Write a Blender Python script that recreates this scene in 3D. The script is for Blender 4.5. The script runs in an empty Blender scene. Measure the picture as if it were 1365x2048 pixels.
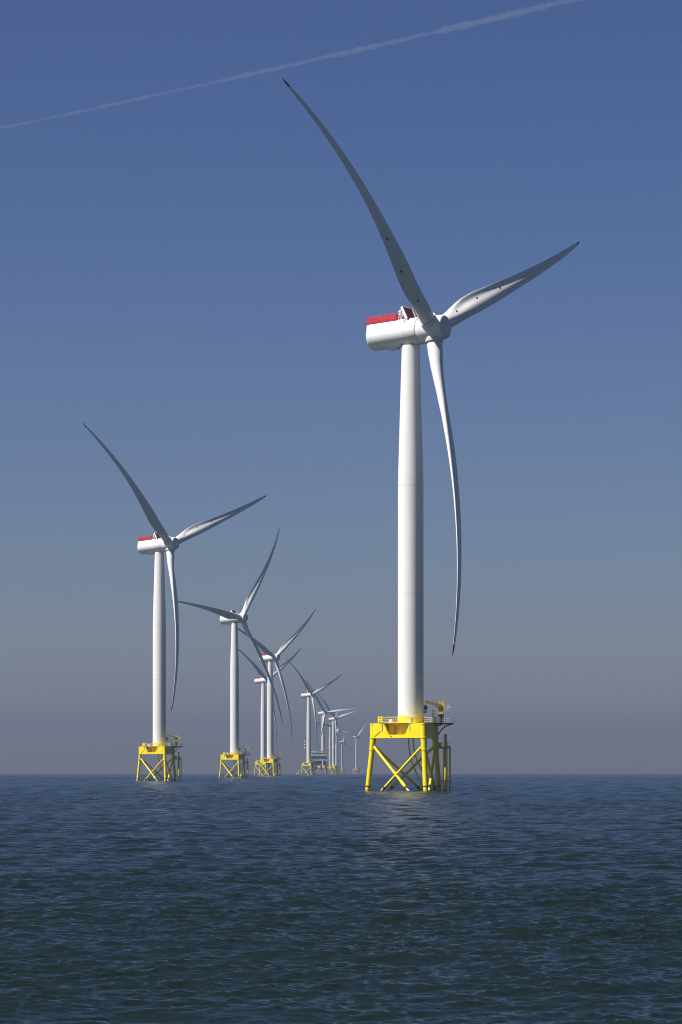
import bpy, math, random
import numpy as np
from mathutils import Vector, Matrix
R_ = math.radians
rng = random.Random(7)
sc = bpy.context.scene
COL = sc.collection

# ------------------------------------------------------------------ camera
F_PX, Y_INF, CAM_H = 7020.0, 1541.0, 4.6          # focal length and level line in photo pixels, eye height
R_EARTH = 6.371e6 * 1.17                          # earth radius with refraction: the sea curves away
cam = bpy.data.objects.new('camera', bpy.data.cameras.new('camera'))
COL.objects.link(cam)
cam.location = (0, 0, CAM_H)
cam.rotation_euler = (R_(90), 0, 0)
cd = cam.data
cd.sensor_fit = 'HORIZONTAL'
cd.sensor_width = 36.0
cd.lens = F_PX / 1365.0 * 36.0

cd.shift_y = (Y_INF - 1024.0) / 1365.0
cd.clip_start = 1.0
cd.clip_end = 300000.0
sc.camera = cam

# ------------------------------------------------------------------ world and sun
SUN_EL, SUN_AZ = R_(54), R_(66)                    # azimuth: degrees to the left of straight behind the camera
sun_dir = Vector((-math.sin(SUN_AZ) * math.cos(SUN_EL), -math.cos(SUN_AZ) * math.cos(SUN_EL), math.sin(SUN_EL)))
w = bpy.data.worlds.new('World')
sc.world = w
w.use_nodes = True
nt = w.node_tree
bg = nt.nodes['Background']
sky = nt.nodes.new('ShaderNodeTexSky')
sky.sky_type = 'NISHITA'
sky.sun_disc = False
sky.sun_elevation = SUN_EL
sky.sun_rotation = math.atan2(sun_dir.x, sun_dir.y) % (2 * math.pi)
sky.altitude = 0
sky.air_density = 1.0
sky.dust_density = 0.1
sky.ozone_density = 4.0
gam = nt.nodes.new('ShaderNodeGamma')               # the polarising filter: a deeper, darker blue sky
gam.inputs['Gamma'].default_value = 1.3
tint = nt.nodes.new('ShaderNodeMixRGB')
tint.blend_type = 'MULTIPLY'
tint.inputs['Fac'].default_value = 1.0
tint.inputs['Color2'].default_value = (0.336, 0.314, 0.418, 1)
nt.links.new(sky.outputs[0], gam.inputs['Color'])
nt.links.new(gam.outputs[0], tint.inputs['Color1'])
# above the frame the sky is made less blue for reflections and fill light
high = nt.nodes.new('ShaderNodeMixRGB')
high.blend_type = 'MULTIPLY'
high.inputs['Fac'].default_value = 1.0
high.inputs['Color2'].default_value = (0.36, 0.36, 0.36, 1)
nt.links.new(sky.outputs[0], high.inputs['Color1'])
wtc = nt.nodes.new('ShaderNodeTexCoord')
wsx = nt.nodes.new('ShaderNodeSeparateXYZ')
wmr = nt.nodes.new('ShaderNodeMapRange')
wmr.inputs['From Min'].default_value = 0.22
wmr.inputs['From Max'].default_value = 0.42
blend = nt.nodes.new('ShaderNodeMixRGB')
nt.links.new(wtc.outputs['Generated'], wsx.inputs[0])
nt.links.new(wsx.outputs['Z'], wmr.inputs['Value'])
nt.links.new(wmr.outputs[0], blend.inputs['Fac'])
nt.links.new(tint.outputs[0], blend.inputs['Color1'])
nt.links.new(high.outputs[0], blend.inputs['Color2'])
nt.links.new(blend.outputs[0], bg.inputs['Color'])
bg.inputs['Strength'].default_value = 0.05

sl = bpy.data.lights.new('sun', 'SUN')
sl.energy = 5.0
sl.angle = R_(0.5)
sl.color = (1.0, 0.945, 0.885)
so = bpy.data.objects.new('sun', sl)
COL.objects.link(so)
so.rotation_euler = sun_dir.to_track_quat('Z', 'Y').to_euler()
so.location = (-300, -150, 400)

sc.view_settings.view_transform = 'Standard'
sc.view_settings.look = 'None'
sc.view_settings.exposure = 0.66
sc.view_settings.gamma = 1.0
sc.cycles.volume_bounces = 0
sc.cycles.max_bounces = 6
sc.cycles.use_denoising = True
sc.cycles.pixel_filter_type = 'BLACKMAN_HARRIS'
sc.cycles.filter_width = 1.05


# ------------------------------------------------------------------ helpers
def sea_drop(x, y):
    return -(x * x + y * y) / (2 * R_EARTH)


class MB:
    """collects rings, tubes and boxes; build() links them as one mesh object, mesh() returns the datablock"""
    def __init__(self):
        self.v, self.f = [], []

    def loft(self, rings, cap0=True, cap1=True):
        n = len(rings[0]); b = len(self.v)
        for r in rings:
            self.v.extend([tuple(p) for p in r])
        for i in range(len(rings) - 1):
            for j in range(n):
                k = (j + 1) % n
                self.f.append((b + i * n + j, b + i * n + k, b + (i + 1) * n + k, b + (i + 1) * n + j))
        if cap0:
            self.f.append(tuple(b + j for j in reversed(range(n))))
        if cap1:
            self.f.append(tuple(b + (len(rings) - 1) * n + j for j in range(n)))
        return self

    def tube(self, pts, rad, n=12, caps=True):
        pts = [Vector(p) for p in pts]
        if not isinstance(rad, (list, tuple)):
            rad = [rad] * len(pts)
        rings = []; ref = None
        for i, p in enumerate(pts):
            d = (pts[min(i + 1, len(pts) - 1)] - pts[max(i - 1, 0)]).normalized()
            if ref is None:
                ref = Vector((0, 0, 1)) if abs(d.z) < 0.9 else Vector((1, 0, 0))
            a = d.cross(ref).normalized(); c = d.cross(a).normalized(); ref = -c if False else ref
            rings.append([p + (a * math.cos(t) - c * math.sin(t)) * rad[i] for t in [2 * math.pi * k / n for k in range(n)]])
        return self.loft(rings, caps, caps)

    def lathe(self, prof, n=32, axis='Z'):
        """prof: list of (t, r) along the axis"""
        rings = []
        for t, r in prof:
            ring = []
            for k in range(n):
                c, s = math.cos(2 * math.pi * k / n) * r, math.sin(2 * math.pi * k / n) * r
                ring.append((c, s, t) if axis == 'Z' else (t, c, s))
            rings.append(ring)
        return self.loft(rings)

    def box(self, c, s, M=None):
        b = len(self.v)
        for dx in (-.5, .5):
            for dy in (-.5, .5):
                for dz in (-.5, .5):
                    p = Vector((c[0] + dx * s[0], c[1] + dy * s[1], c[2] + dz * s[2]))
                    self.v.append(tuple(M @ p if M else p))
        for f in ((0, 1, 3, 2), (4, 6, 7, 5), (0, 4, 5, 1), (2, 3, 7, 6), (0, 2, 6, 4), (1, 5, 7, 3)):
            self.f.append(tuple(b + i for i in f))
        return self

    def prism(self, poly, thick, M):
        """polygon in the local x,z plane of M, extruded along local y from 0 to thick"""
        return self.loft([[M @ Vector((x, 0, z)) for x, z in poly], [M @ Vector((x, thick, z)) for x, z in poly]])

    def mesh(self, name, mat, smooth=True, angle=35):
        me = bpy.data.meshes.new(name)
        me.from_pydata(self.v, [], self.f)
        bm_fix(me)
        me.materials.append(mat)
        if smooth:
            me.polygons.foreach_set('use_smooth', [True] * len(me.polygons))
            me.set_sharp_from_angle(angle=R_(angle))
        return me

    def build(self, name, mat, parent=None, **kw):
        return link(name, self.mesh(name, mat, **kw), parent)


def bm_fix(me):
    import bmesh
    bm = bmesh.new(); bm.from_mesh(me)
    bmesh.ops.recalc_face_normals(bm, faces=bm.faces)
    bm.to_mesh(me); bm.free()


def link(name, me, parent=None):
    o = bpy.data.objects.new(name, me)
    COL.objects.link(o)
    if parent:
        o.parent = parent
    return o


def empty(name, loc):
    o = bpy.data.objects.new(name, None)
    COL.objects.link(o)
    o.location = loc
    o.empty_display_size = 5
    return o


def tag(o, label=None, cat=None, group=None, kind=None):
    for k, v in (('label', label), ('category', cat), ('group', group), ('kind', kind)):
        if v:
            o[k] = v
    return o


# ------------------------------------------------------------------ materials
def paint(name, col, rough=0.4, spread=0.06, scale=0.6, streak=0.0, spec=0.4, metal=0.0):
    """painted steel / gel coat: base colour with faint weathering in object space"""
    m = bpy.data.materials.new(name); m.use_nodes = True
    n = m.node_tree; p = n.nodes['Principled BSDF']
    tc = n.nodes.new('ShaderNodeTexCoord')
    mp = n.nodes.new('ShaderNodeMapping')
    mp.inputs['Scale'].default_value = (1, 1, 1 if not streak else 0.08)
    no = n.nodes.new('ShaderNodeTexNoise')
    no.inputs['Scale'].default_value = scale
    no.inputs['Detail'].default_value = 6
    no.inputs['Roughness'].default_value = 0.65
    n.links.new(tc.outputs['Object'], mp.inputs[0]); n.links.new(mp.outputs[0], no.inputs['Vector'])
    cr = n.nodes.new('ShaderNodeValToRGB')
    cr.color_ramp.elements[0].position = 0.3; cr.color_ramp.elements[1].position = 0.7
    cr.color_ramp.elements[0].color = tuple(max(0, c * (1 - spread * 2)) for c in col) + (1,)
    cr.color_ramp.elements[1].color = tuple(min(1, c * (1 + spread)) for c in col) + (1,)
    n.links.new(no.outputs['Fac'], cr.inputs[0])
    n.links.new(cr.outputs[0], p.inputs['Base Color'])
    p.inputs['Roughness'].default_value = rough
    p.inputs['Specular IOR Level'].default_value = spec
    p.inputs['Metallic'].default_value = metal
    return m


def growth_paint(name, col, top):
    """yellow jacket paint that turns to dark wet weed near the waterline with a ragged edge"""
    m = paint(name, col, 0.45, 0.05, 1.5)
    n = m.node_tree; p = n.nodes['Principled BSDF']
    src = p.inputs['Base Color'].links[0].from_socket
    tc = n.nodes.new('ShaderNodeTexCoord'); sx = n.nodes.new('ShaderNodeSeparateXYZ')
    n.links.new(tc.outputs['Object'], sx.inputs[0])
    no = n.nodes.new('ShaderNodeTexNoise'); no.inputs['Scale'].default_value = 2.5; no.inputs['Detail'].default_value = 5
    n.links.new(tc.outputs['Object'], no.inputs['Vector'])
    ad = n.nodes.new('ShaderNodeMath'); ad.operation = 'MULTIPLY_ADD'
    ad.inputs[1].default_value = 1.2
    n.links.new(no.outputs['Fac'], ad.inputs[0]); n.links.new(sx.outputs['Z'], ad.inputs[2])
    mr = n.nodes.new('ShaderNodeMapRange')
    mr.inputs['From Min'].default_value = top + 0.5; mr.inputs['From Max'].default_value = top + 0.75
    n.links.new(ad.outputs[0], mr.inputs['Value'])
    mx = n.nodes.new('ShaderNodeMixRGB')
    mx.inputs['Color1'].default_value = (0.55, 0.39, 0.03, 1)
    n.links.new(mr.outputs[0], mx.inputs['Fac']); n.links.new(src, mx.inputs['Color2'])
    n.links.new(mx.outputs[0], p.inputs['Base Color'])
    return m


def tower_paint():
    m = paint('tower_white', (0.80, 0.80, 0.785), 0.38, 0.03, 0.5, streak=1)
    n = m.node_tree; p = n.nodes['Principled BSDF']
    src = p.inputs['Base Color'].links[0].from_socket
    tc = n.nodes.new('ShaderNodeTexCoord'); sx = n.nodes.new('ShaderNodeSeparateXYZ')
    n.links.new(tc.outputs['Object'], sx.inputs[0])
    md = n.nodes.new('ShaderNodeMath'); md.operation = 'PINGPONG'; md.inputs[1].default_value = 1.45
    n.links.new(sx.outputs['Z'], md.inputs[0])
    lt = n.nodes.new('ShaderNodeMapRange')
    lt.inputs['From Min'].default_value = 0.0; lt.inputs['From Max'].default_value = 0.07
    lt.inputs['To Min'].default_value = 0.90; lt.inputs['To Max'].default_value = 1.0
    n.links.new(md.outputs[0], lt.inputs['Value'])
    mx = n.nodes.new('ShaderNodeMixRGB'); mx.blend_type = 'MULTIPLY'; mx.inputs['Fac'].default_value = 1
    n.links.new(src, mx.inputs['Color1']); n.links.new(lt.outputs[0], mx.inputs['Color2'])
    n.links.new(mx.outputs[0], p.inputs['Base Color'])
    return m


YEL = (0.87, 0.70, 0.006)
M_TOWER = tower_paint()
M_WHITE = paint('gelcoat_white', (0.80, 0.80, 0.79), 0.35, 0.03, 0.4)
M_HUB = paint('hub_white', (0.76, 0.77, 0.77), 0.35, 0.03, 0.4)
M_YEL = paint('yellow_paint', YEL, 0.45, 0.05, 0.9)
M_JACKET = growth_paint('jacket_yellow', YEL, 0.45)
M_RED = paint('red_paint', (0.55, 0.025, 0.035), 0.45, 0.15, 2.0)
M_SHADED_RED = paint('shaded_red', (0.22, 0.012, 0.02), 0.55, 0.12, 3.0)  # red darkened to carry the shade on grille and blade tips
M_SEAM = paint('seam_grey', (0.30, 0.31, 0.33), 0.6)
M_BAND = paint('dark_band', (0.10, 0.06, 0.02), 0.7, 0.3, 4.0)
M_DECK = paint('deck_grey', (0.22, 0.22, 0.22), 0.6, 0.15, 2.0)
M_RAIL = paint('rail_paint', (0.66, 0.60, 0.36), 0.45, 0.1, 3.0)
M_GALV = paint('galvanised_rail', (0.55, 0.55, 0.53), 0.45, 0.1, 3.0)
M_DARK = paint('dark_steel', (0.06, 0.07, 0.08), 0.5, 0.2, 2.0)
M_ORANGE = paint('crane_yellow', (0.72, 0.48, 0.05), 0.5, 0.12, 2.0)
M_BOOM_SHADED = paint('boom_shaded_yellow', (0.30, 0.24, 0.07), 0.55, 0.15, 2.0)  # yellow boom with its shade put into the colour
M_BLUEGREY = paint('substation_grey', (0.21, 0.25, 0.30), 0.55, 0.15, 0.5)
M_PALE = paint('module_pale', (0.62, 0.61, 0.58), 0.55, 0.08, 0.5)
M_HULL = paint('boat_white', (0.78, 0.77, 0.75), 0.35)
M_BLACK = paint('sign_black', (0.015, 0.015, 0.015), 0.5)

# ------------------------------------------------------------------ sea: one curved sheet with real waves
def sea_material():
    m = bpy.data.materials.new('sea_water'); m.use_nodes = True
    n = m.node_tree; n.nodes.remove(n.nodes['Principled BSDF'])
    p = n.nodes.new('ShaderNodeBsdfPrincipled')
    p.inputs['Base Color'].default_value = (0.0072, 0.0148, 0.0148, 1)
    p.inputs['IOR'].default_value = 1.333
    p.inputs['Roughness'].default_value = 0.18
    p.inputs['Specular Tint'].default_value = (1.0, 1.0, 0.7, 1)
    p.inputs['Specular IOR Level'].default_value = 0.54
    n.links.new(p.outputs[0], n.nodes['Material Output'].inputs['Surface'])
    geo = n.nodes.new('ShaderNodeNewGeometry')
    heights = []
    for sc_, det, amp, st in ((0.55, 5, 0.16, (1.0, 1.0, 1.0)), (3.4, 6, 0.050, (1, 1, 1))):
        mp = n.nodes.new('ShaderNodeMapping')
        mp.inputs['Rotation'].default_value = (0, 0, R_(25))
        mp.inputs['Scale'].default_value = st
        n.links.new(geo.outputs['Position'], mp.inputs[0])
        no = n.nodes.new('ShaderNodeTexNoise')
        no.inputs['Scale'].default_value = sc_; no.inputs['Detail'].default_value = det
        no.inputs['Roughness'].default_value = 0.55
        no.inputs['Distortion'].default_value = 0.3
        n.links.new(mp.outputs[0], no.inputs['Vector'])
        mu = n.nodes.new('ShaderNodeMath'); mu.operation = 'MULTIPLY'; mu.inputs[1].default_value = amp
        n.links.new(no.outputs['Fac'], mu.inputs[0])
        heights.append(mu)
    # far out the mesh carries only the long waves: there the short ones are all in the bump
    ln = n.nodes.new('ShaderNodeVectorMath'); ln.operation = 'LENGTH'
    n.links.new(geo.outputs['Position'], ln.inputs[0])
    ad = n.nodes.new('ShaderNodeMath'); ad.operation = 'ADD'
    for i_, (lo, hi) in enumerate(((0.25, 0.9), (0.9, 1.0))):
        mr = n.nodes.new('ShaderNodeMapRange')
        mr.inputs['From Min'].default_value = 60; mr.inputs['From Max'].default_value = 450
        mr.inputs['To Min'].default_value = lo; mr.inputs['To Max'].default_value = hi
        n.links.new(ln.outputs['Value'], mr.inputs['Value'])
        am = n.nodes.new('ShaderNodeMath'); am.operation = 'MULTIPLY'
        n.links.new(heights[i_].outputs[0], am.inputs[0]); n.links.new(mr.outputs[0], am.inputs[1])
        n.links.new(am.outputs[0], ad.inputs[i_])
    bp = n.nodes.new('ShaderNodeBump'); bp.inputs['Strength'].default_value = 1.0; bp.inputs['Distance'].default_value = 1.0
    n.links.new(ad.outputs[0], bp.inputs['Height'])
    n.links.new(bp.outputs[0], p.inputs['Normal'])
    return m


def build_sea():
    half = R_(7.2)
    fine = np.linspace(-half, half, 640)
    coarse = np.linspace(half, 2 * np.pi - half, 122)[1:-1]
    ang = np.concatenate([fine, coarse])               # measured from +Y towards +X
    na = len(ang)
    r = [2.0]
    while r[-1] < 13000:
        q = r[-1]
        r.append(q + (max(0.02 * q, 1.0) if q < 48 else 0.0010 * q if q < 150 else 0.0014 * q if q < 700 else 0.0021 * q if q < 2500 else 0.003 * q))
    r = np.array(r); nr = len(r)
    dr = np.gradient(r)
    g = np.random.default_rng(11)
    X = r[:, None] * np.sin(ang)[None]; Y = r[:, None] * np.cos(ang)[None]
    Z = -(X * X + Y * Y) / (2 * R_EARTH)
    dX = np.zeros_like(X); dY = np.zeros_like(X); dZ = np.zeros_like(X)
    # one set of waves for all distances; where the mesh is too coarse for the short ones the longer ones take over their steepness
    NW = 200
    lam = np.exp(np.linspace(np.log(0.20), np.log(90.0), NW)) * np.exp(g.normal(0, .015, NW))
    main = math.atan2(-1.0, 0.22)                     # waves run with the wind that faces the rotors
    # waves come and go in patches: gusts and slicks
    gust = np.ones_like(X)
    for Lg in (17, 23, 34, 47, 66, 95, 140):
        tg = g.random() * 6.283
        gust += 0.09 * np.cos(2 * np.pi / Lg * (X * math.cos(tg) * 0.6 + Y * math.sin(tg)) + g.random() * 6.283)
    gust = np.clip(gust, 0.35, 1.7)
    for L in lam:
        k = 2 * np.pi / L
        th = main + g.normal(0, 0.5 + 0.25 * (L < 1.2) + 0.2 * (L > 9))
        amp = 0.6 + 0.8 * g.random()
        ph = g.random() * 6.283
        near = 0.040 * (1.0 if L < 0.8 else (0.8 / L) ** 0.65) * (1.0 if L < 7 else max(0.0, 1 - (L - 7) / 5))
        far = 0.030 * min(1.0, 14.0 / L)
        step = np.maximum(dr, 0.0005 * r)
        t = np.clip((step * 5.0 / L - 0.8) * 2, 0, 1)
        A = 1.0 / k
        wgt = np.clip((L / step - 2.0) / 1.2, 0, 1) * (near + (max(far, near) - near) * t) * amp
        rows = np.nonzero(wgt > 0)[0]
        if len(rows) == 0:
            continue
        s = slice(rows[0], rows[-1] + 1)
        kx, ky = k * math.cos(th), k * math.sin(th)
        P = kx * X[s] + ky * Y[s] + ph
        wr = (wgt[s])[:, None] * A * (gust[s] if L < 2.5 else 1.0)
        dZ[s] += wr * np.cos(P)
        sn = np.sin(P) * wr * 0.6
        dX[s] -= sn * math.cos(th); dY[s] -= sn * math.sin(th)
    co = np.stack([X + dX, Y + dY, Z + dZ], -1).reshape(-1, 3)
    co = np.concatenate([co, [[0, 0, 0]]]).astype(np.float32)
    i = np.arange(nr - 1)[:, None] * na; j = np.arange(na)[None]; jn = (j + 1) % na
    quads = np.stack([i + j, i + jn, i + na + jn, i + na + j], -1).reshape(-1, 4)[:, ::-1]
    tris = np.stack([np.full(na, nr * na), jn[0], j[0]], -1)[:, ::-1]
    nq, ntr = len(quads), len(tris)
    me = bpy.data.meshes.new('sea')
    me.vertices.add(len(co)); me.vertices.foreach_set('co', co.ravel())
    me.loops.add(nq * 4 + ntr * 3)
    me.loops.foreach_set('vertex_index', np.concatenate([quads.ravel(), tris.ravel()]).astype(np.int32))
    me.polygons.add(nq + ntr)
    me.polygons.foreach_set('loop_start', np.concatenate([np.arange(nq) * 4, nq * 4 + np.arange(ntr) * 3]).astype(np.int32))
    me.polygons.foreach_set('use_smooth', np.ones(nq + ntr, dtype=bool))
    me.update(calc_edges=True)
    me.materials.append(sea_material())
    tag(link('sea', me), kind='structure')


build_sea()

# ------------------------------------------------------------------ wind turbine: meshes of every part
TILT = R_(6)
JA = R_(41.5)                                          # heading of the jacket's front face
jn = Vector((-math.sin(JA), -math.cos(JA), 0)); je = Vector((math.cos(JA), -math.sin(JA), 0)); UP = Vector((0, 0, 1))
LEGR = lambda z: 9.8 - 0.11 * z
C60, S60 = 0.5, math.sqrt(3) / 2
DIRS = [jn * C60 - je * S60, jn * C60 + je * S60, -jn]  # the three leg directions: front left, front right, rear
OVER, HUB_Z, TOW_TOP = 6.0, 102.65, 99.3
SPEC = []                                              # (part name, mesh, frame, [(sub-part name, mesh)])


def leg_pt(i, z):
    p = DIRS[i] * LEGR(z)
    return Vector((p.x, p.y, z))


def face_M(i, off=0.0):
    """frame on face i (0 front, 1 right, 2 rear left): x along the face, y inward, z up; origin mid-face in plan"""
    a, b = DIRS[i], DIRS[(i + 1) % 3]
    x = (b - a).normalized(); out = (a + b).normalized()
    o = (a + b) * 0.5 * 8.45 + out * (0.62 + off)
    return Matrix(((x.x, -out.x, 0, o.x), (x.y, -out.y, 0, o.y), (0, 0, 1, 0), (0, 0, 0, 1)))


def add(name, mb, mat, frame='fixed', subs=(), detail=0, **kw):
    SPEC.append((name, mb.mesh(name, mat, **kw), frame, [(n, b.mesh(n, m)) for n, b, m in subs], detail))


# tower
mb = MB()
mb.lathe([(15.2, 2.87), (45, 2.86), (68, 2.84), (72, 2.76), (TOW_TOP - 1.2, 2.02), (TOW_TOP, 2.0)], 56)
ring = MB().lathe([(15.15, 2.93), (16.75, 2.93), (16.78, 2.88), (15.15, 2.86)], 56)
fl = [('flange', MB().lathe([(zz, 2.868), (zz + 0.07, 2.868)], 56), M_GALV) for zz in (44.0, 68.0)]
add('tower', mb, M_TOWER, subs=[('base_ring', ring, M_YEL)] + fl)

# navigation lamp box on the tower's side
mb = MB()
mb.box((3.35, 0.1, 18.6), (0.75, 0.8, 0.9)).box((3.3, 0.1, 17.7), (0.5, 0.5, 0.5)).tube([(2.6, .1, 17.3), (3.4, .1, 17.9)], 0.08).tube([(2.6, .1, 18.9), (3.4, .1, 18.9)], 0.06)
mb.tube([(3.35, .1, 19.0), (3.35, .1, 19.5)], 0.05)
add('marker_lamp', mb, M_DARK, detail=1)

# jacket legs
for i in range(3):
    mb = MB()
    mb.tube([leg_pt(i, -9), leg_pt(i, 9.2)], 0.56, 24)
    top = Vector((DIRS[i].x * 8.5, DIRS[i].y * 8.5, 11.85))
    mb.tube([leg_pt(i, 9.2), leg_pt(i, 10.4), top], [0.56, 0.66, 0.70], 24)
    mb.tube([leg_pt(i, 9.1), leg_pt(i, 9.3)], 0.66, 24)
    band = MB().tube([leg_pt(i, 0.95), leg_pt(i, 1.22)], 0.61, 24)
    add('leg', mb, M_JACKET, subs=[('band', band, M_BAND)])
# crossed braces, two on every face; below the crossing a thicker sleeve
for i in range(3):
    a, b = i, (i + 1) % 3
    for (p, q, zl, side) in ((a, b, -5.0, 0.0), (b, a, -3.8, 0.0)):
        A, B = leg_pt(p, 10.35), leg_pt(q, zl)
        mb = MB()
        mb.tube([A, B], 0.30, 18)
        L = B - A
        d0 = 0.53 if p == a else 0.62
        z1 = (1.05 - A.z) / L.z
        if p == a:
            mb.tube([A + L * d0, A + L * (d0 + .01), A + L * (z1 - .015), A + L * z1], [0.30, 0.37, 0.37, 0.31], 18)
        band = MB().tube([A + L * (z1 + 0.004), A + L * (z1 + 0.03)], 0.345, 18)
        add('brace', mb, M_JACKET, subs=[('band', band, M_BAND)])
# cable tubes that hang from the underside of the transition piece
for pts in ([(-.4, 2, 12.2), (-.38, 2, 10.2), (-.2, 2, 8.6), (.35, 2, 6.4), (.9, 2, 4.9), (1.8, 2, 3), (2.5, 2, 1.2), (3.2, 2, -3)],
            [(.6, 3, 12.2), (.66, 3, 10.4), (.85, 3, 9), (1.4, 3, 7), (2.4, 3, 5), (3.4, 3, 3), (4.2, 3, 1), (5, 3, -3)]):
    mb = MB().tube(pts, 0.17, 14)
    k = Vector(pts[4]); mb.tube([k - Vector((.12, 0, -.33)), k + Vector((.12, 0, -.33))], 0.23, 14)
    add('cable_tube', mb, M_JACKET)

# transition piece: three girders between corner columns, each with a deep trapezoid recess under the deck
Z0, Z1 = 11.8, 15.08
mb = MB(); plates = []; backs = []
HW = 7.1
for i in range(3):
    M = face_M(i)
    if i == 1:
        mb.prism([(-HW, Z0), (HW, Z0), (HW, Z1), (-HW, Z1)], 0.45, M)
    else:
        mb.prism([(-HW, Z0), (HW, Z0), (HW, 12.55), (2.45, 12.55), (-2.45, 12.55), (-HW, 12.55)], 0.45, M)
        mb.prism([(-HW, 12.552), (-2.45, 12.552), (-3.85, Z1), (-HW, Z1)], 0.45, M)
        mb.prism([(2.45, 12.552), (HW, 12.552), (HW, Z1), (3.85, Z1)], 0.45, M)
        Mi = face_M(i, -0.455)
        backs.append(MB().prism([(-4.6, 12.4), (4.6, 12.4), (4.6, Z1 - .02), (-4.6, Z1 - .02)], 0.2, Mi @ Matrix.Translation((0, 2.6, 0))))
    for s in (-1, 1):                                   # raised corner plates with their diagonal lower edge
        poly = [(s * 6.55, 12.15), (s * 4.55, 13.35), (s * 4.45, Z1 - .06), (s * 6.55, Z1 - .06)]
        plates.append(MB().prism(poly if s < 0 else poly[::-1], 0.10, face_M(i, 0.10)))
    c = DIRS[i] * 8.5
    mb.lathe([(11.75, .1), (11.75, 0.80), (12.0, 0.80), (12.02, 0.70), (14.75, 0.70), (14.77, 0.76), (15.10, 0.76), (15.1, .1)], 28)
    for q in range(len(mb.v) - 28 * 8, len(mb.v)):
        v = mb.v[q]; mb.v[q] = (v[0] + c.x, v[1] + c.y, v[2])
# floor under the recesses
tri = [DIRS[k] * 8.3 for k in range(3)]
mb.loft([[Vector((p.x, p.y, 12.0)) for p in tri], [Vector((p.x, p.y, 12.15)) for p in tri]])
mb.lathe([(12.15, 3.2), (15.05, 3.2)], 40)
drain = MB().tube([face_M(0) @ Vector((-1.6, -.06, 12.2)), face_M(0) @ Vector((-1.6, 0.05, 12.2))], 0.16, 14)
add('transition_piece', mb, M_YEL, subs=[('corner_plate', q, M_YEL) for q in plates] + [('recess_wall', q, M_YEL) for q in backs] + [('drain_cap', drain, M_DARK)])

# deck with railing
DZ = 15.12
deck_pts = []
for i in range(3):
    M = face_M(i, 0.12)
    deck_pts += [M @ Vector((-5.15, 0, 0)), M @ Vector((5.9, 0, 0))]
mb = MB().loft([[Vector((p.x, p.y, DZ)) for p in deck_pts], [Vector((p.x, p.y, DZ + .14)) for p in deck_pts]])
add('work_deck', mb, M_YEL)
rail = MB()
for i in range(6):
    a, b = Vector(deck_pts[i]), Vector(deck_pts[(i + 1) % 6])
    a.z = b.z = 0
    d = b - a; n = max(2, int(d.length / 0.95))
    for k in range(n):
        p = a + d * (k / n)
        rail.tube([p + UP * DZ, p + UP * (DZ + 1.35)], 0.035, 6)
    for hgt, rr in ((0.45, .025), (0.9, .025), (1.35, .045)):
        rail.tube([a + UP * (DZ + hgt), b + UP * (DZ + hgt)], rr, 6)
add('railing', rail, M_RAIL, detail=0)
# things bolted to the deck edge
Mf = face_M(0, 0.14)
mb = MB().box((-4.65, -0.05, DZ + 0.85), (1.35, 0.06, 1.30), Mf)
mb.tube([Mf @ Vector((-5.05, 0, DZ)), Mf @ Vector((-5.05, 0, DZ + 1.4))], .05, 8).tube([Mf @ Vector((-4.25, 0, DZ)), Mf @ Vector((-4.25, 0, DZ + 1.4))], .05, 8)
strokes = ((-4.97, 1.12, .07, .3), (-4.85, 1.24, .2, .07), (-4.75, 1.12, .07, .3), (-4.85, 1.12, .16, .06),
                       (-4.52, 1.12, .07, .3), (-4.42, 1.24, .18, .07), (-4.42, 1.12, .18, .06), (-4.42, 1.0, .18, .07), (-4.33, 1.06, .06, .14),
                       (-4.85, .60, .26, .07), (-4.85, .45, .26, .07), (-4.42, .60, .24, .07), (-4.42, .45, .24, .07))
marks = []
for i0, i1 in ((0, 4), (4, 9), (9, 10), (10, 11), (11, 12), (12, 13)):
    q = MB()
    for (x, z, w_, h_) in strokes[i0:i1]:
        q.box((x, -0.085, DZ + z), (w_, 0.012, h_), Mf)
    marks.append(('sign_lettering', q, M_BLACK))
add('sign_board', mb, M_YEL, subs=marks, detail=1)
mb = MB().box((0.55, -0.06, 14.93), (2.3, 0.10, 0.26), Mf)
add('red_panel', mb, M_RED, detail=1)
for x in (-4.15, 3.85):
    mb = MB().tube([Mf @ Vector((x, -0.04, 13.55)), Mf @ Vector((x, -0.04, 15.1))], 0.09, 10)
    add('drain_pipe', mb, M_WHITE, detail=1)
Mr = face_M(1, 0.14)
add('drain_pipe', MB().tube([Mr @ Vector((2.4, -0.04, 13.5)), Mr @ Vector((2.4, -0.04, 15.1))], 0.09, 10), M_GALV, detail=1)
for (x, y, sx, sy, h) in ((-2.9, 1.6, .9, .6, .8), (2.9, 1.5, .8, .6, .9)):
    add('deck_cabinet', MB().box((x, y, DZ + .14 + h / 2), (sx, sy, h), Mf), M_GALV, detail=1)
# yellow davit frame by the right-hand railing
mb = MB()
P = Mr @ Vector((2.2, 0.5, DZ)); P.z = DZ
for dx in (0, .75):
    q = P + je * dx
    mb.tube([q, q + UP * (3.0 if dx == 0 else 2.2)], 0.09, 8)
for h in (1.0, 1.6, 2.2):
    mb.tube([P + UP * h, P + je * .75 + UP * h], 0.05, 8)
mb.tube([P + UP * 3.0, P + je * .9 + UP * 2.6], .07, 8)
add('davit', mb, M_ORANGE, detail=1)

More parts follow.
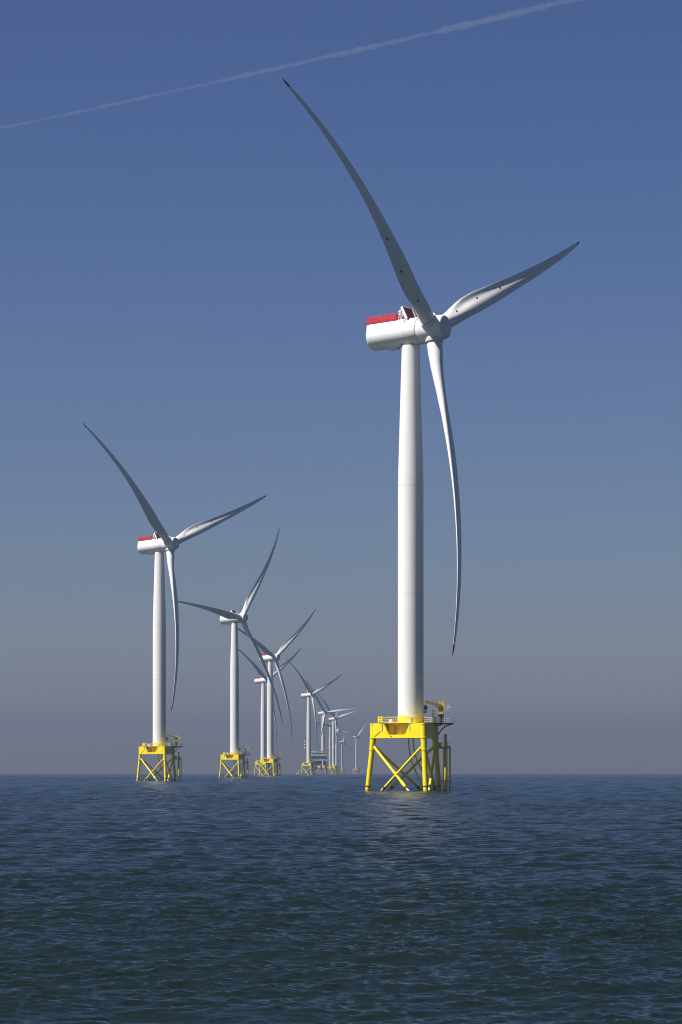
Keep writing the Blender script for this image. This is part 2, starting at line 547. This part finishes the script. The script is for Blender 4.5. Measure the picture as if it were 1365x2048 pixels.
# crane platform cantilevered beyond the rear leg
out = -jn
def rear(rad, t, z):
    p = out * rad + je * t
    return Vector((p.x, p.y, z))
mb = MB()
mb.loft([[rear(r_, t_, z_) for r_, t_ in ((5.5, -3.2), (10.5, -2.9), (13.2, -1.6), (13.6, 0), (13.2, 1.6), (10.5, 2.9), (5.5, 3.2))] for z_ in (DZ - .12, DZ + .13)])
for t_ in (-1.4, 1.4):                                  # curved brackets
    mb.tube([rear(9.0, t_ * .3, 12.6), rear(9.5, t_ * .6, 13.6), rear(10.6, t_ * .9, 14.6), rear(12.6, t_, 15.02)], 0.14, 8)
prail = MB()
edge = [(6.5, -3.2), (10.5, -2.9), (13.2, -1.6), (13.6, 0), (13.2, 1.6), (10.5, 2.9), (6.5, 3.2)]
for k in range(len(edge) - 1):
    a, b = rear(*edge[k], DZ), rear(*edge[k + 1], DZ)
    n = max(1, int((b - a).length / .9))
    for q in range(n + 1):
        p = a.lerp(b, q / n); prail.tube([p, p + UP * 1.25], .035, 6)
    for hgt in (.45, .85, 1.25):
        prail.tube([a + UP * hgt, b + UP * hgt], .03, 6)
add('crane_platform', mb, M_DARK, subs=[('platform_railing', prail, M_GALV)])
# crane
CX = rear(10.4, 0, DZ + .13)
mb = MB()
mb.tube([CX, CX + UP * 1.9], [.62, .52], 20).tube([CX + UP * 1.85, CX + UP * 2.05], .72, 20)
slew = MB()
slew.box((CX.x, CX.y, CX.z + 2.75), (1.0, 1.1, 1.4)).box((CX.x + .15, CX.y, CX.z + 3.7), (1.3, 1.1, .9))
slew.tube([CX + Vector((.55, -.4, 2.2)), CX + Vector((.55, -.4, -.05))], .14, 8)
for dx in (-.5, -.1, .3):
    slew.tube([CX + Vector((dx, 0, 4.1)), CX + Vector((dx, 0, 5.0 - abs(dx) * .3))], .10, 8)
slew.box((CX.x + .65, CX.y, CX.z + 4.4), (.35, .6, .9))
boom = MB()
B0, B1 = CX + Vector((.1, -.5, 3.85)), CX + Vector((-3.15, -.9, 4.75))
bd = B1 - B0
boom.loft([[B0 + Vector((0, y, z)) for y, z in ((-.3, -.38), (.3, -.38), (.3, .40), (-.3, .40))], [B1 + Vector((0, y, z)) for y, z in ((-.24, -.28), (.24, -.28), (.24, .30), (-.24, .30))]])
boom.box((B1.x - .12, B1.y, B1.z - .05), (.45, .5, .9))
boom.tube([B0 + bd * .12 + Vector((0, 0, -.75)), B0 + bd * .5 + Vector((0, 0, -.15))], .09, 8)
hook = MB().tube([B1 + Vector((-.15, 0, -.3)), B1 + Vector((-.15, 0, -3.2))], .03, 6)
hook.tube([B1 + Vector((-.15, 0, -3.1)), B1 + Vector((-.15, 0, -3.3)), B1 + Vector((-.15, 0, -3.7))], [.05, .15, .06], 8)
cage = MB()
cc = CX + Vector((1.55, 0, 3.0))
cage.box((cc.x, cc.y, cc.z), (1.3, 1.1, .12))
for dx in (-.6, 0, .6):
    for dy in (-.5, .5):
        cage.tube([cc + Vector((dx, dy, 0)), cc + Vector((dx, dy, 1.1))], .04, 6)
for h in (.55, 1.1):
    for dy in (-.5, .5):
        cage.tube([cc + Vector((-.6, dy, h)), cc + Vector((.6, dy, h))], .04, 6)
cage.box((cc.x + .2, cc.y, cc.z + .5), (.5, .5, .8))
add('crane', mb, M_DARK, subs=[('crane_body', slew, M_ORANGE), ('boom', boom, M_BOOM_SHADED), ('hook_cable', hook, M_DARK), ('service_cage', cage, M_GALV)])

# boat landing on the rear leg
mb = MB()
RL = 12.9
for t_ in (-.62, .62):
    mb.tube([rear(RL, t_, -4), rear(RL, t_, 9.9)], 0.20, 12)
    for z_ in (2.3, 9.8):
        mb.tube([rear(RL, t_, z_), leg_pt(2, z_)], 0.14, 10)
mb.tube([rear(RL, -.62, 9.85), rear(RL, .62, 9.85)], .2, 12).tube([rear(RL, -.62, 2.3), rear(RL, .62, 2.3)], .13, 10)
mb.tube([rear(12.2, -.1, -3), rear(12.2, -.1, 12.8)], .30, 16)
mb.tube([rear(11.4, .1, -3), rear(11.4, .1, 9.8)], .16, 10)
lad = MB()
for t_ in (-.22, .22):
    lad.tube([rear(RL - .35, t_, -1), rear(RL - .35, t_, 11.0)], .05, 6)
for k in range(36):
    z_ = -0.6 + k * .32
    lad.tube([rear(RL - .35, -.22, z_), rear(RL - .35, .22, z_)], .022, 5)
plat = MB()
plat.loft([[rear(r_, t_, z_) for r_, t_ in ((9.4, -1.3), (12.3, -1.3), (12.3, 1.3), (9.4, 1.3))] for z_ in (9.55, 9.72)])
for (r_, t_) in ((9.5, -1.25), (10.4, -1.25), (11.4, -1.25), (12.2, -1.25), (12.2, 1.25), (11.4, 1.25), (10.4, 1.25), (9.5, 1.25)):
    plat.tube([rear(r_, t_, 9.7), rear(r_, t_, 10.9)], .04, 6)
for t_ in (-1.25, 1.25):
    for z_ in (10.3, 10.9):
        plat.tube([rear(9.5, t_, z_), rear(12.2, t_, z_)], .04, 6)
gate = MB()
gc = rear(11.5, -1.3, 10.3)
gate.box(gc, (.55, .1, 1.1)).tube([gc + Vector((-.35, 0, -.6)), gc + Vector((-.35, 0, .7))], .08, 8).tube([gc + Vector((.35, 0, -.6)), gc + Vector((.35, 0, .5))], .06, 8)
add('boat_landing', mb, M_JACKET, subs=[('ladder', lad, M_YEL), ('rest_platform', plat, M_ORANGE), ('gate', gate, M_YEL)])

# ---- nacelle (its own frame: X forward along the rotor axis, Z up, origin at the rotor centre)
def nac_ring(t, s=1.0, zc=0.0, top=2.98):
    pts = []
    n = 44
    for k in range(n):
        a = 2 * math.pi * k / n
        y, z = 3.0 * math.cos(a), 3.0 * math.sin(a)
        if z > 1.15:
            f = (z - 1.15) / (3.05 - 1.15)
            z = 1.15 + f * (top - 1.15)
            y = math.copysign(min(abs(y) + f * 1.15, 2.68 - f * .30), y) if abs(y) > 1e-6 else y
        pts.append((t, y * s, zc + (z - zc) * s))
    return pts
mb = MB()
mb.loft([nac_ring(-16.25, .45), nac_ring(-16.2, .72), nac_ring(-16.05, .88), nac_ring(-15.75, .97), nac_ring(-15.35), nac_ring(-6.2)])
mb.lathe([(-6.2, 2.9), (-6.2, 3.06), (-3.55, 3.04), (-3.35, 2.95), (-3.35, 1.0)], 44, 'X')
mb.box((-10.4, -.2, -3.05), (2.2, 1.6, .8))
neck = MB()
seams = [('seam', MB().lathe(q, 44, 'X'), M_SEAM) for q in ([(-6.22, 3.072), (-6.16, 3.072)], [(-3.38, 2.93), (-3.3, 2.86)])]
# hoist deck fence
fen = MB()
def fence_run(a, b):
    a, b = Vector(a), Vector(b); d = b - a; n = max(2, int(d.length / .95))
    side = UP.cross(d).normalized() * .03
    for z0, z1 in ((-.06, .42), (.52, .86), (.98, 1.28)):
        q = [a + UP * z0, b + UP * z0, b + UP * z1, a + UP * z1]
        fen.loft([[p - side for p in q], [p + side for p in q]])
    for k in range(n + 1):
        p = a + d * (k / n)
        fen.tube([p, p + UP * 1.45], .055, 6)
    for h in (.46, .90, 1.42):
        fen.tube([a + UP * h, b + UP * h], .05, 6)
for q in (((-15.75, -2.36, 2.86), (-8.2, -2.36, 2.86)), ((-15.75, 2.36, 2.86), (-8.2, 2.36, 2.86)), ((-15.75, -2.3, 2.86), (-15.75, 2.3, 2.86)), ((-8.2, -2.3, 2.86), (-8.2, 2.3, 2.86))):
    fence_run(*q)
# cooler: slab leaning back across the roof, red grille in front with shade in its colour, white cheeks
cw = MB(); grille = MB()
bot, topc = Vector((-5.6, 0, 2.8)), Vector((-6.75, 0, 5.6))
ax = (topc - bot).normalized(); nx = Vector((ax.z, 0, -ax.x)); L = (topc - bot).length
def slab(m, y0, y1, u0, u1, n0, n1):
    pts = lambda y: [bot + ax * u + nx * n_ + Vector((0, y, 0)) for u, n_ in ((u0, n0), (u1, n0), (u1, n1), (u0, n1))]
    m.loft([pts(y0), pts(y1)])
slab(cw, -2.25, -1.98, 0, L, -.25, .25); slab(cw, 1.98, 2.25, 0, L, -.25, .25)
slab(cw, -1.978, 1.978, 0, L, -.2, -.1); slab(cw, -1.978, 1.978, L - .12, L - .002, -.098, .22)
for k in range(15):
    slab(grille, -1.975, 1.975, .06 + k * L / 15.6, .06 + (k + .72) * L / 15.6, -.095, .14)
for y_ in (-1.9, 1.9):
    cw.tube([topc + Vector((-.1, y_, -.4)), (-8.0, y_, 2.75)], .09, 8)
    cw.tube([topc + Vector((.5, y_, -1.2)), (-7.3, y_, 2.75)], .08, 8)
sensors = []
for y_ in (-1.2, .3):
    inst = MB(); sensors.append(('weather_sensor', inst, M_WHITE))
    inst.tube([(-7.6, y_, 2.7), (-7.6, y_, 5.0)], .07, 8)
    inst.box((-7.7, y_, 4.7), (.7, .5, .35)).box((-7.9, y_, 4.15), (.9, .4, .25)).tube([(-8.1, y_, 4.85), (-7.5, y_, 5.2)], .06, 6)
add('nacelle', mb, M_WHITE, 'body', subs=seams + [('hoist_fence', fen, M_RED), ('cooler', cw, M_WHITE), ('cooler_grille', grille, M_SHADED_RED), *sensors])

# ---- hub
mb = MB()
mb.lathe([(-3.3, 1.0), (-3.3, 2.84), (-2.6, 2.88), (0, 2.85), (1.6, 2.80), (2.4, 2.70), (2.75, 2.62), (2.78, 1)], 48, 'X')
HUBM = mb
nose = MB().lathe([(2.6, 2.55), (2.8, 2.60), (3.02, 2.5), (3.22, 2.0), (3.32, 1.0), (3.35, 0.05)], 48, 'X')
add('hub', mb, M_HUB, 'nac', subs=[('nose_cap', nose, M_HUB)])

# ---- blade (its own frame: Z along the span, Y towards the leading edge, X upwind)
def lerp_tab(tab, r):
    xs = [t[0] for t in tab]; ys = [t[1] for t in tab]
    return float(np.interp(r, xs, ys))
CH = [(2.9, 3.4), (5.5, 3.45), (8, 3.7), (11, 4.2), (14.5, 4.65), (18, 4.85), (25, 4.25), (37, 3.0), (50, 2.15), (60, 1.62), (68, 1.15), (72, .78), (73.6, .5), (74.3, .25), (74.5, .06)]
TK = [(2.9, 1.0), (5.5, .98), (8, .80), (11, .60), (14.5, .44), (20, .34), (30, .27), (50, .21), (74.5, .17)]
TW = [(2.9, 16), (9, 15.5), (14.5, 14), (20, 12), (30, 7), (45, 2.5), (60, 0.5), (74.5, -1)]
RB = 74.5
PITCH = 2.0
def bend(r):
    s = r / RB
    e = 15.5 * s - 11.4 * s * s - 1.1
    e += 6.5 * s * s * (1 - s)
    if s < .12:
        e0 = 15.5 * .12 - 11.4 * .0144 - 1.1 + 6.5 * .0144 * .88
        e = max(0, (s - .04) / .08) * e0
    return e
def blade_frame(r):
    b = R_(lerp_tab(TW, r) + PITCH)
    le = Vector((math.sin(b), math.cos(b), 0)); npr = Vector((math.cos(b), -math.sin(b), 0))
    return le, npr, lerp_tab(CH, r), lerp_tab(TK, r), Vector((bend(r), 0, r))
NA = 36
def section(r):
    le, npr, c, tk, o = blade_frame(r)
    k = min(1, max(0, (r - 4.5) / 11.0)); k = k * k * (3 - 2 * k)
    ax = .5 + (.32 - .5) * k
    pts = []
    for j in range(NA):
        a = 2 * math.pi * j / NA
        x = .5 * (1 + math.cos(a)); yc = .5 * math.sin(a)
        yt = 5 * (.2969 * math.sqrt(x) - .126 * x - .3516 * x * x + .2843 * x ** 3 - .1036 * x ** 4)
        ya = yt * (1 if a <= math.pi else -1) * (1.15 if a <= math.pi else .85)
        if a > math.pi and x > .4:                      # hollow towards the trailing edge on the pressure side
            ya += .155 * math.sin(math.pi * (x - .4) / .6) ** 2
        camber = .08 * x * (1 - x) * k
        y = yc * (1 - k) + ya * k
        pts.append(o + le * ((ax - x) * c) - npr * ((y * tk + camber) * c))
    return pts
rs_main = list(np.concatenate([np.linspace(2.9, 24, 26), np.linspace(26, 72.2, 28)]))
mb = MB().loft([section(r) for r in rs_main])
tip = MB().loft([section(r) for r in (72.2, 73, 73.6, 74.0, 74.3, 74.45, 74.5)], cap0=False)
collar = MB().lathe([(1.2, 2.02), (3.1, 2.02), (3.16, 1.98), (3.16, 1.2)], 36)
gap = MB().lathe([(3.0, 1.78), (3.22, 1.78)], 36)
subs = [('root_collar', collar, M_HUB), ('root_seal', gap, M_SEAM), ('blade_tip', tip, M_SHADED_RED)]
BLADE_MARKS = []
for r in (9.7, 19.0, 28.3):
    le, npr, c, tk, o = blade_frame(r)
    k = min(1, max(0, (r - 4.5) / 11.0)); k = k * k * (3 - 2 * k)
    sec = section(r)
    ax = .5 + (.32 - .5) * k
    x = .62
    a = 2 * math.pi - math.acos(2 * x - 1)
    j = a / (2 * math.pi) * NA
    p = sec[int(j) % NA].lerp(sec[(int(j) + 1) % NA], j - int(j))
    mk = MB().tube([p - npr * .2, p + npr * .07], .30, 14)
    subs.append(('drain_marker', mk, M_SHADED_RED))
add('blade', mb, M_WHITE, 'blade', subs=subs, angle=50)


def frame_nac(yaw, TILT=TILT):
    X = Vector((math.cos(yaw) * math.cos(TILT), -math.sin(yaw) * math.cos(TILT), math.sin(TILT)))
    Yv = Vector((math.sin(yaw), math.cos(yaw), 0)); Z = X.cross(Yv)
    o = X * OVER; o.z = HUB_Z
    return Matrix(((X.x, Yv.x, Z.x, o.x), (X.y, Yv.y, Z.y, o.y), (X.z, Yv.z, Z.z, o.z), (0, 0, 0, 1)))


FLAP = (-0.55, 0.1, 0.0)                           # each blade flexes a little differently in the wind


def place_turbine(px, d, yaw, theta, label, detail=2):
    """px: column of the tower in the photo, d: distance"""
    x = (px - 682.5) * d / F_PX
    root = empty('wind_turbine', (x, d, sea_drop(x, d)))
    tag(root, label, 'wind turbine', 'white wind turbines on yellow jackets in the sea')
    pitch = R_(14) if detail == 0 else 0.0             # the far machines idle with their blades turned a little out of the wind
    Mn = frame_nac(R_(yaw))
    Mb = frame_nac(R_(yaw), R_(3.6))
    Mb.translation = Mn.translation
    for name, me, fr, subs, det in SPEC:
        if det > detail:
            continue
        mats = [Matrix.Identity(4)] if fr == 'fixed' else [Mn] if fr == 'nac' else [Mb] if fr == 'body' else [Mn @ Matrix.Rotation(-R_(theta + 120 * k), 4, 'X') @ Matrix.Rotation(R_(FLAP[k]), 4, 'Y') @ Matrix.Rotation(-pitch, 4, 'Z') for k in range(3)]
        for Mx in mats:
            o = link(name, me, root)
            o.matrix_local = Mx
            for sn, sme in subs:
                if detail < 1 and sn in ('drain_marker', 'weather_sensor', 'sign_lettering', 'seam', 'hook_cable', 'drain_cap'):
                    continue
                link(sn, sme, o)
    return root


TURB = [
    (822, 781.6, 31.5, -51.9, 'largest white turbine, tower and rotor towering over all others, on bright yellow jacket', 2),
    (319, 1521.5, 34.8, -49.8, 'second tallest white turbine, alone at left, red fenced nacelle, blade hanging down its right', 2),
    (469.5, 2251, 36.0, -83.6, 'white turbine whose dark blade points left across its nacelle, third in height', 2),
    (541, 3036, 37.0, -67.0, 'white turbine just right of a dimmer one, their yellow jackets overlapping, higher red nacelle top', 1),
    (527, 3784, 34.5, -60.0, 'white turbine half hidden behind the taller tower just to its right, lower red nacelle', 1),
    (618, 4492, 33.0, -52.0, 'hazy white turbine on small orange yellow jacket between the workboat and the substation', 1),
    (646.4, 5850, 50.0, -35.0, 'pale turbine rising behind the grey substation deck, one blade reaching far right', 0),
    (667.5, 6480, 44.0, -44.0, 'faint turbine with its lit blade hanging along its tower, just right of the substation', 0),
    (660.8, 7350, 36.0, -86.0, 'faint turbine almost hidden by a nearer tower, its small nacelle peeking out left', 0),
    (673.4, 8250, 44.0, -15.0, 'thin hazy turbine without visible jacket, long pale blade pointing right at hub height', 0),
    (684.5, 11000, 35.0, 15.0, 'smallest and faintest turbine, thin tower with short blade stub upright', 0),
    (713.2, 9500, 42.0, 45.0, 'lone hazy turbine nearest the big yellow jacket, one pale blade raised up right', 0),
]
for t in TURB:
    place_turbine(*t)

# ------------------------------------------------------------------ offshore substation
def P(px, d):
    x = (px - 682.5) * d / F_PX
    return (x, d, sea_drop(x, d))
D_SUB = 5350
root = empty('offshore_substation', P(638.5, D_SUB))
tag(root, 'grey offshore substation with pale upper decks on a jacket, in the haze', 'substation')
def ss(name, mb, mat, parent=root):
    return mb.build(name, mat, parent)
W2, D2 = 12.3, 9.0
for sx in (-1, -.33, .33, 1):
    for sy in (-1, 1):
        ss('leg', MB().tube([(sx * 11.2, sy * 8, -4), (sx * 10, sy * 7.5, 14)], .75, 10), M_BLUEGREY)
for sy in (-1, 1):
    for k in range(3):
        x0, x1 = (-11 + k * 7.3), (-11 + (k + 1) * 7.3)
        ss('brace', MB().tube([(x0, sy * 7.8, 0), (x1, sy * 7.6, 12)], .35, 8), M_BLUEGREY)
        ss('brace', MB().tube([(x1, sy * 7.8, 0), (x0, sy * 7.6, 12)], .35, 8), M_BLUEGREY)
    ss('brace', MB().tube([(-11, sy * 7.7, 8), (11, sy * 7.7, 8)], .35, 8), M_BLUEGREY)
for (z, t, ex) in ((13.6, .7, .6), (21.5, .5, 1.2), (28.6, .5, .4), (33.8, .4, 0)):
    mb = MB().box((0, 0, z), ((W2 + ex) * 2, (D2 + ex) * 2, t))
    for k in range(15):
        xx = -(W2 + ex) + k * (W2 + ex) * 2 / 14
        mb.tube([(xx, -(D2 + ex) + .1, z + t / 2), (xx, -(D2 + ex) + .1, z + t / 2 + 1.2)], .07, 5)
    mb.tube([(-(W2 + ex), -(D2 + ex) + .1, z + t / 2 + 1.2), ((W2 + ex), -(D2 + ex) + .1, z + t / 2 + 1.2)], .09, 5)
    ss('deck', mb, M_PALE if z > 20 else M_BLUEGREY)
for (x, z, sx, sz, mat) in ((-3.5, 17.6, 16.0, 6.6, M_BLUEGREY), (8.4, 17.6, 5.0, 6.4, M_DARK), (0, 25.0, 23.5, 6.2, M_BLUEGREY), (-6.0, 31.2, 11.5, 4.2, M_PALE), (6.5, 31.0, 9.5, 3.8, M_PALE), (-7.5, 35.2, 8.0, 2.2, M_PALE)):
    mb = MB().box((x, -.3, z), (sx, 15.6, sz))
    for k in range(int(sx / 2.2)):
        mb.box((x - sx / 2 + 1.1 + k * 2.2, -8.15, z), (.25, .12, sz - .3))
    ss('module', mb, mat)
ss('red_equipment', MB().box((7.0, -4, 34.9), (7.5, 3.0, 1.8)), M_RED)
ss('red_equipment', MB().box((9.5, -4, 36.4), (2.0, 2.0, 1.2)), M_RED)
ss('stairway', MB().tube([(-3, -9.6, 27.6), (9.8, -9.6, 19.6)], .28, 6), M_PALE)
mb = MB()
for k in range(6):
    mb.box((13.6, -7, 15.5 + k * 2.2), (2.2, 3.2, .3))
for dx in (-1, 1):
    mb.tube([(13.6 + dx, -8, 14), (13.6 + dx, -8, 28)], .3, 6)
ss('stair_tower', mb, M_BLUEGREY)
mb = MB()
bx = (611 - 638.5) * D_SUB / F_PX
mb.tube([(-9, 4, 36), (-9, 4, 41)], .7, 10)
mb.tube([(-9, 4, 41), (bx, 4, 55.5)], [.5, .25], 8).tube([(bx, 4, 55.5), (bx, 4, 52)], .08, 6)
cr = ss('pedestal_crane', mb, M_BLUEGREY)
for k in range(5):
    mb = MB().lathe([(52.0 - k * 2.4 - 2.3, 1.35), (52.0 - k * 2.4, 1.35)], 16)
    mb.v = [(v[0] + bx, v[1] + 4, v[2]) for v in mb.v]
    ss('striped_load', mb, M_HULL if k % 2 == 0 else M_RED, cr)

# ------------------------------------------------------------------ boats
def boat(px, d, s, label, yaw):
    root = empty('workboat', P(px, d))
    tag(root, label, 'boat')
    root.rotation_euler = (0, 0, R_(yaw)); root.scale = (s, s, s)
    hull = []
    for x, wd, sh, kl in ((-5, 1.9, 1.5, -.6), (-2, 2.1, 1.5, -.8), (2, 2.0, 1.7, -.8), (4, 1.3, 2.0, -.6), (5.4, .1, 2.3, 0.2)):
        hull.append([(x, -wd, sh), (x, -wd * .8, 0), (x, 0, kl), (x, wd * .8, 0), (x, wd, sh)])
    MB().loft(hull).build('hull', M_HULL, root)
    mb = MB().box((-.3, 0, 2.75), (4.6, 3.2, 2.4))
    mb.box((-.8, 0, 4.6), (3.2, 2.8, 1.1))
    cabn = mb.build('wheelhouse', M_HULL, root)
    mb = MB().box((-.3, 0, 3.35), (4.64, 3.24, .75)).box((2.02, 0, 3.35), (.05, 2.8, .7))
    mb.build('window_band', M_DARK, cabn)
    mb = MB().tube([(-1, 0, 5.1), (-1, 0, 7.6)], .09, 8).tube([(-1, -1, 6.4), (-1, 1, 6.4)], .06, 6).box((-1, 0, 6.9), (.3, 1.2, .2))
    mb.build('mast', M_PALE, root)
    return root
boat(599.5, 5050, 1.0, 'small white workboat with dark cabin windows beside the orange jacket', 200)
boat(1129, 8200, .7, 'tiny lone white boat on the empty horizon far right', 30)

# ------------------------------------------------------------------ contrail: a long thin tube of ice cloud at ten kilometres' height
def contrail():
    ALT = 10500.0
    ctl = [(-260, 308), (0, 257), (340, 184), (680, 105), (1000, 34), (1250, -26), (1500, -90)]
    xs = np.array([c[0] for c in ctl], float); ys = np.array([c[1] for c in ctl], float)
    co = np.polyfit(xs, ys, 3)
    g = np.random.default_rng(5)
    N = 420; NS = 14
    X = np.linspace(-260, 1500, N)
    def smooth(a, k):
        return np.convolve(np.pad(a, k, mode='edge'), np.ones(2 * k + 1) / (2 * k + 1), 'valid')
    wob = smooth(g.normal(0, 1, N), 6) * 2.2
    rings = []
    rad = np.interp(X, [-260, 0, 600, 900, 1200, 1500], [20, 22, 30, 42, 48, 56]) * (1 + smooth(g.normal(0, 1, N), 2) * .22 + smooth(g.normal(0, 1, N), 8) * .6)
    for i in range(N):
        Yp = np.polyval(co, X[i])
        d = ALT * F_PX / (Y_INF - Yp)
        c = Vector(((X[i] - 682.5) * d / F_PX, d, ALT + CAM_H + wob[i] * 5))
        ring = []
        for k in range(NS):
            a = 2 * math.pi * k / NS
            rr = rad[i] * (1 + .18 * g.normal())
            ring.append(c + Vector((0, math.cos(a) * rr, math.sin(a) * rr)))
        rings.append(ring)
    m = bpy.data.materials.new('ice_cloud'); m.use_nodes = True
    n = m.node_tree; n.nodes.remove(n.nodes['Principled BSDF'])
    v = n.nodes.new('ShaderNodeVolumePrincipled')
    v.inputs['Color'].default_value = (0.92, 0.97, 1.0, 1)
    v.inputs['Density'].default_value = 0.00115
    v.inputs['Anisotropy'].default_value = 0.0
    n.links.new(v.outputs[0], n.nodes['Material Output'].inputs['Volume'])
    o = MB().loft(rings).build('contrail', m)
    tag(o, 'thin white aircraft trail slanting across the top of the blue sky', 'contrail')
contrail()

# ------------------------------------------------------------------ haze: sea air round everything below the sky
m = bpy.data.materials.new('sea_haze'); m.use_nodes = True
n = m.node_tree; n.nodes.remove(n.nodes['Principled BSDF'])
v = n.nodes.new('ShaderNodeVolumePrincipled')
v.inputs['Color'].default_value = (0.56, 0.72, 0.99, 1)
v.inputs['Density'].default_value = 1.12e-4
v.inputs['Anisotropy'].default_value = 0.65
n.links.new(v.outputs[0], n.nodes['Material Output'].inputs['Volume'])
HB = 13400.0
mb = MB().box((0, 0, 75.0), (2 * HB, 2 * HB, 210.0))
tag(mb.build('haze', m, smooth=False), kind='stuff')
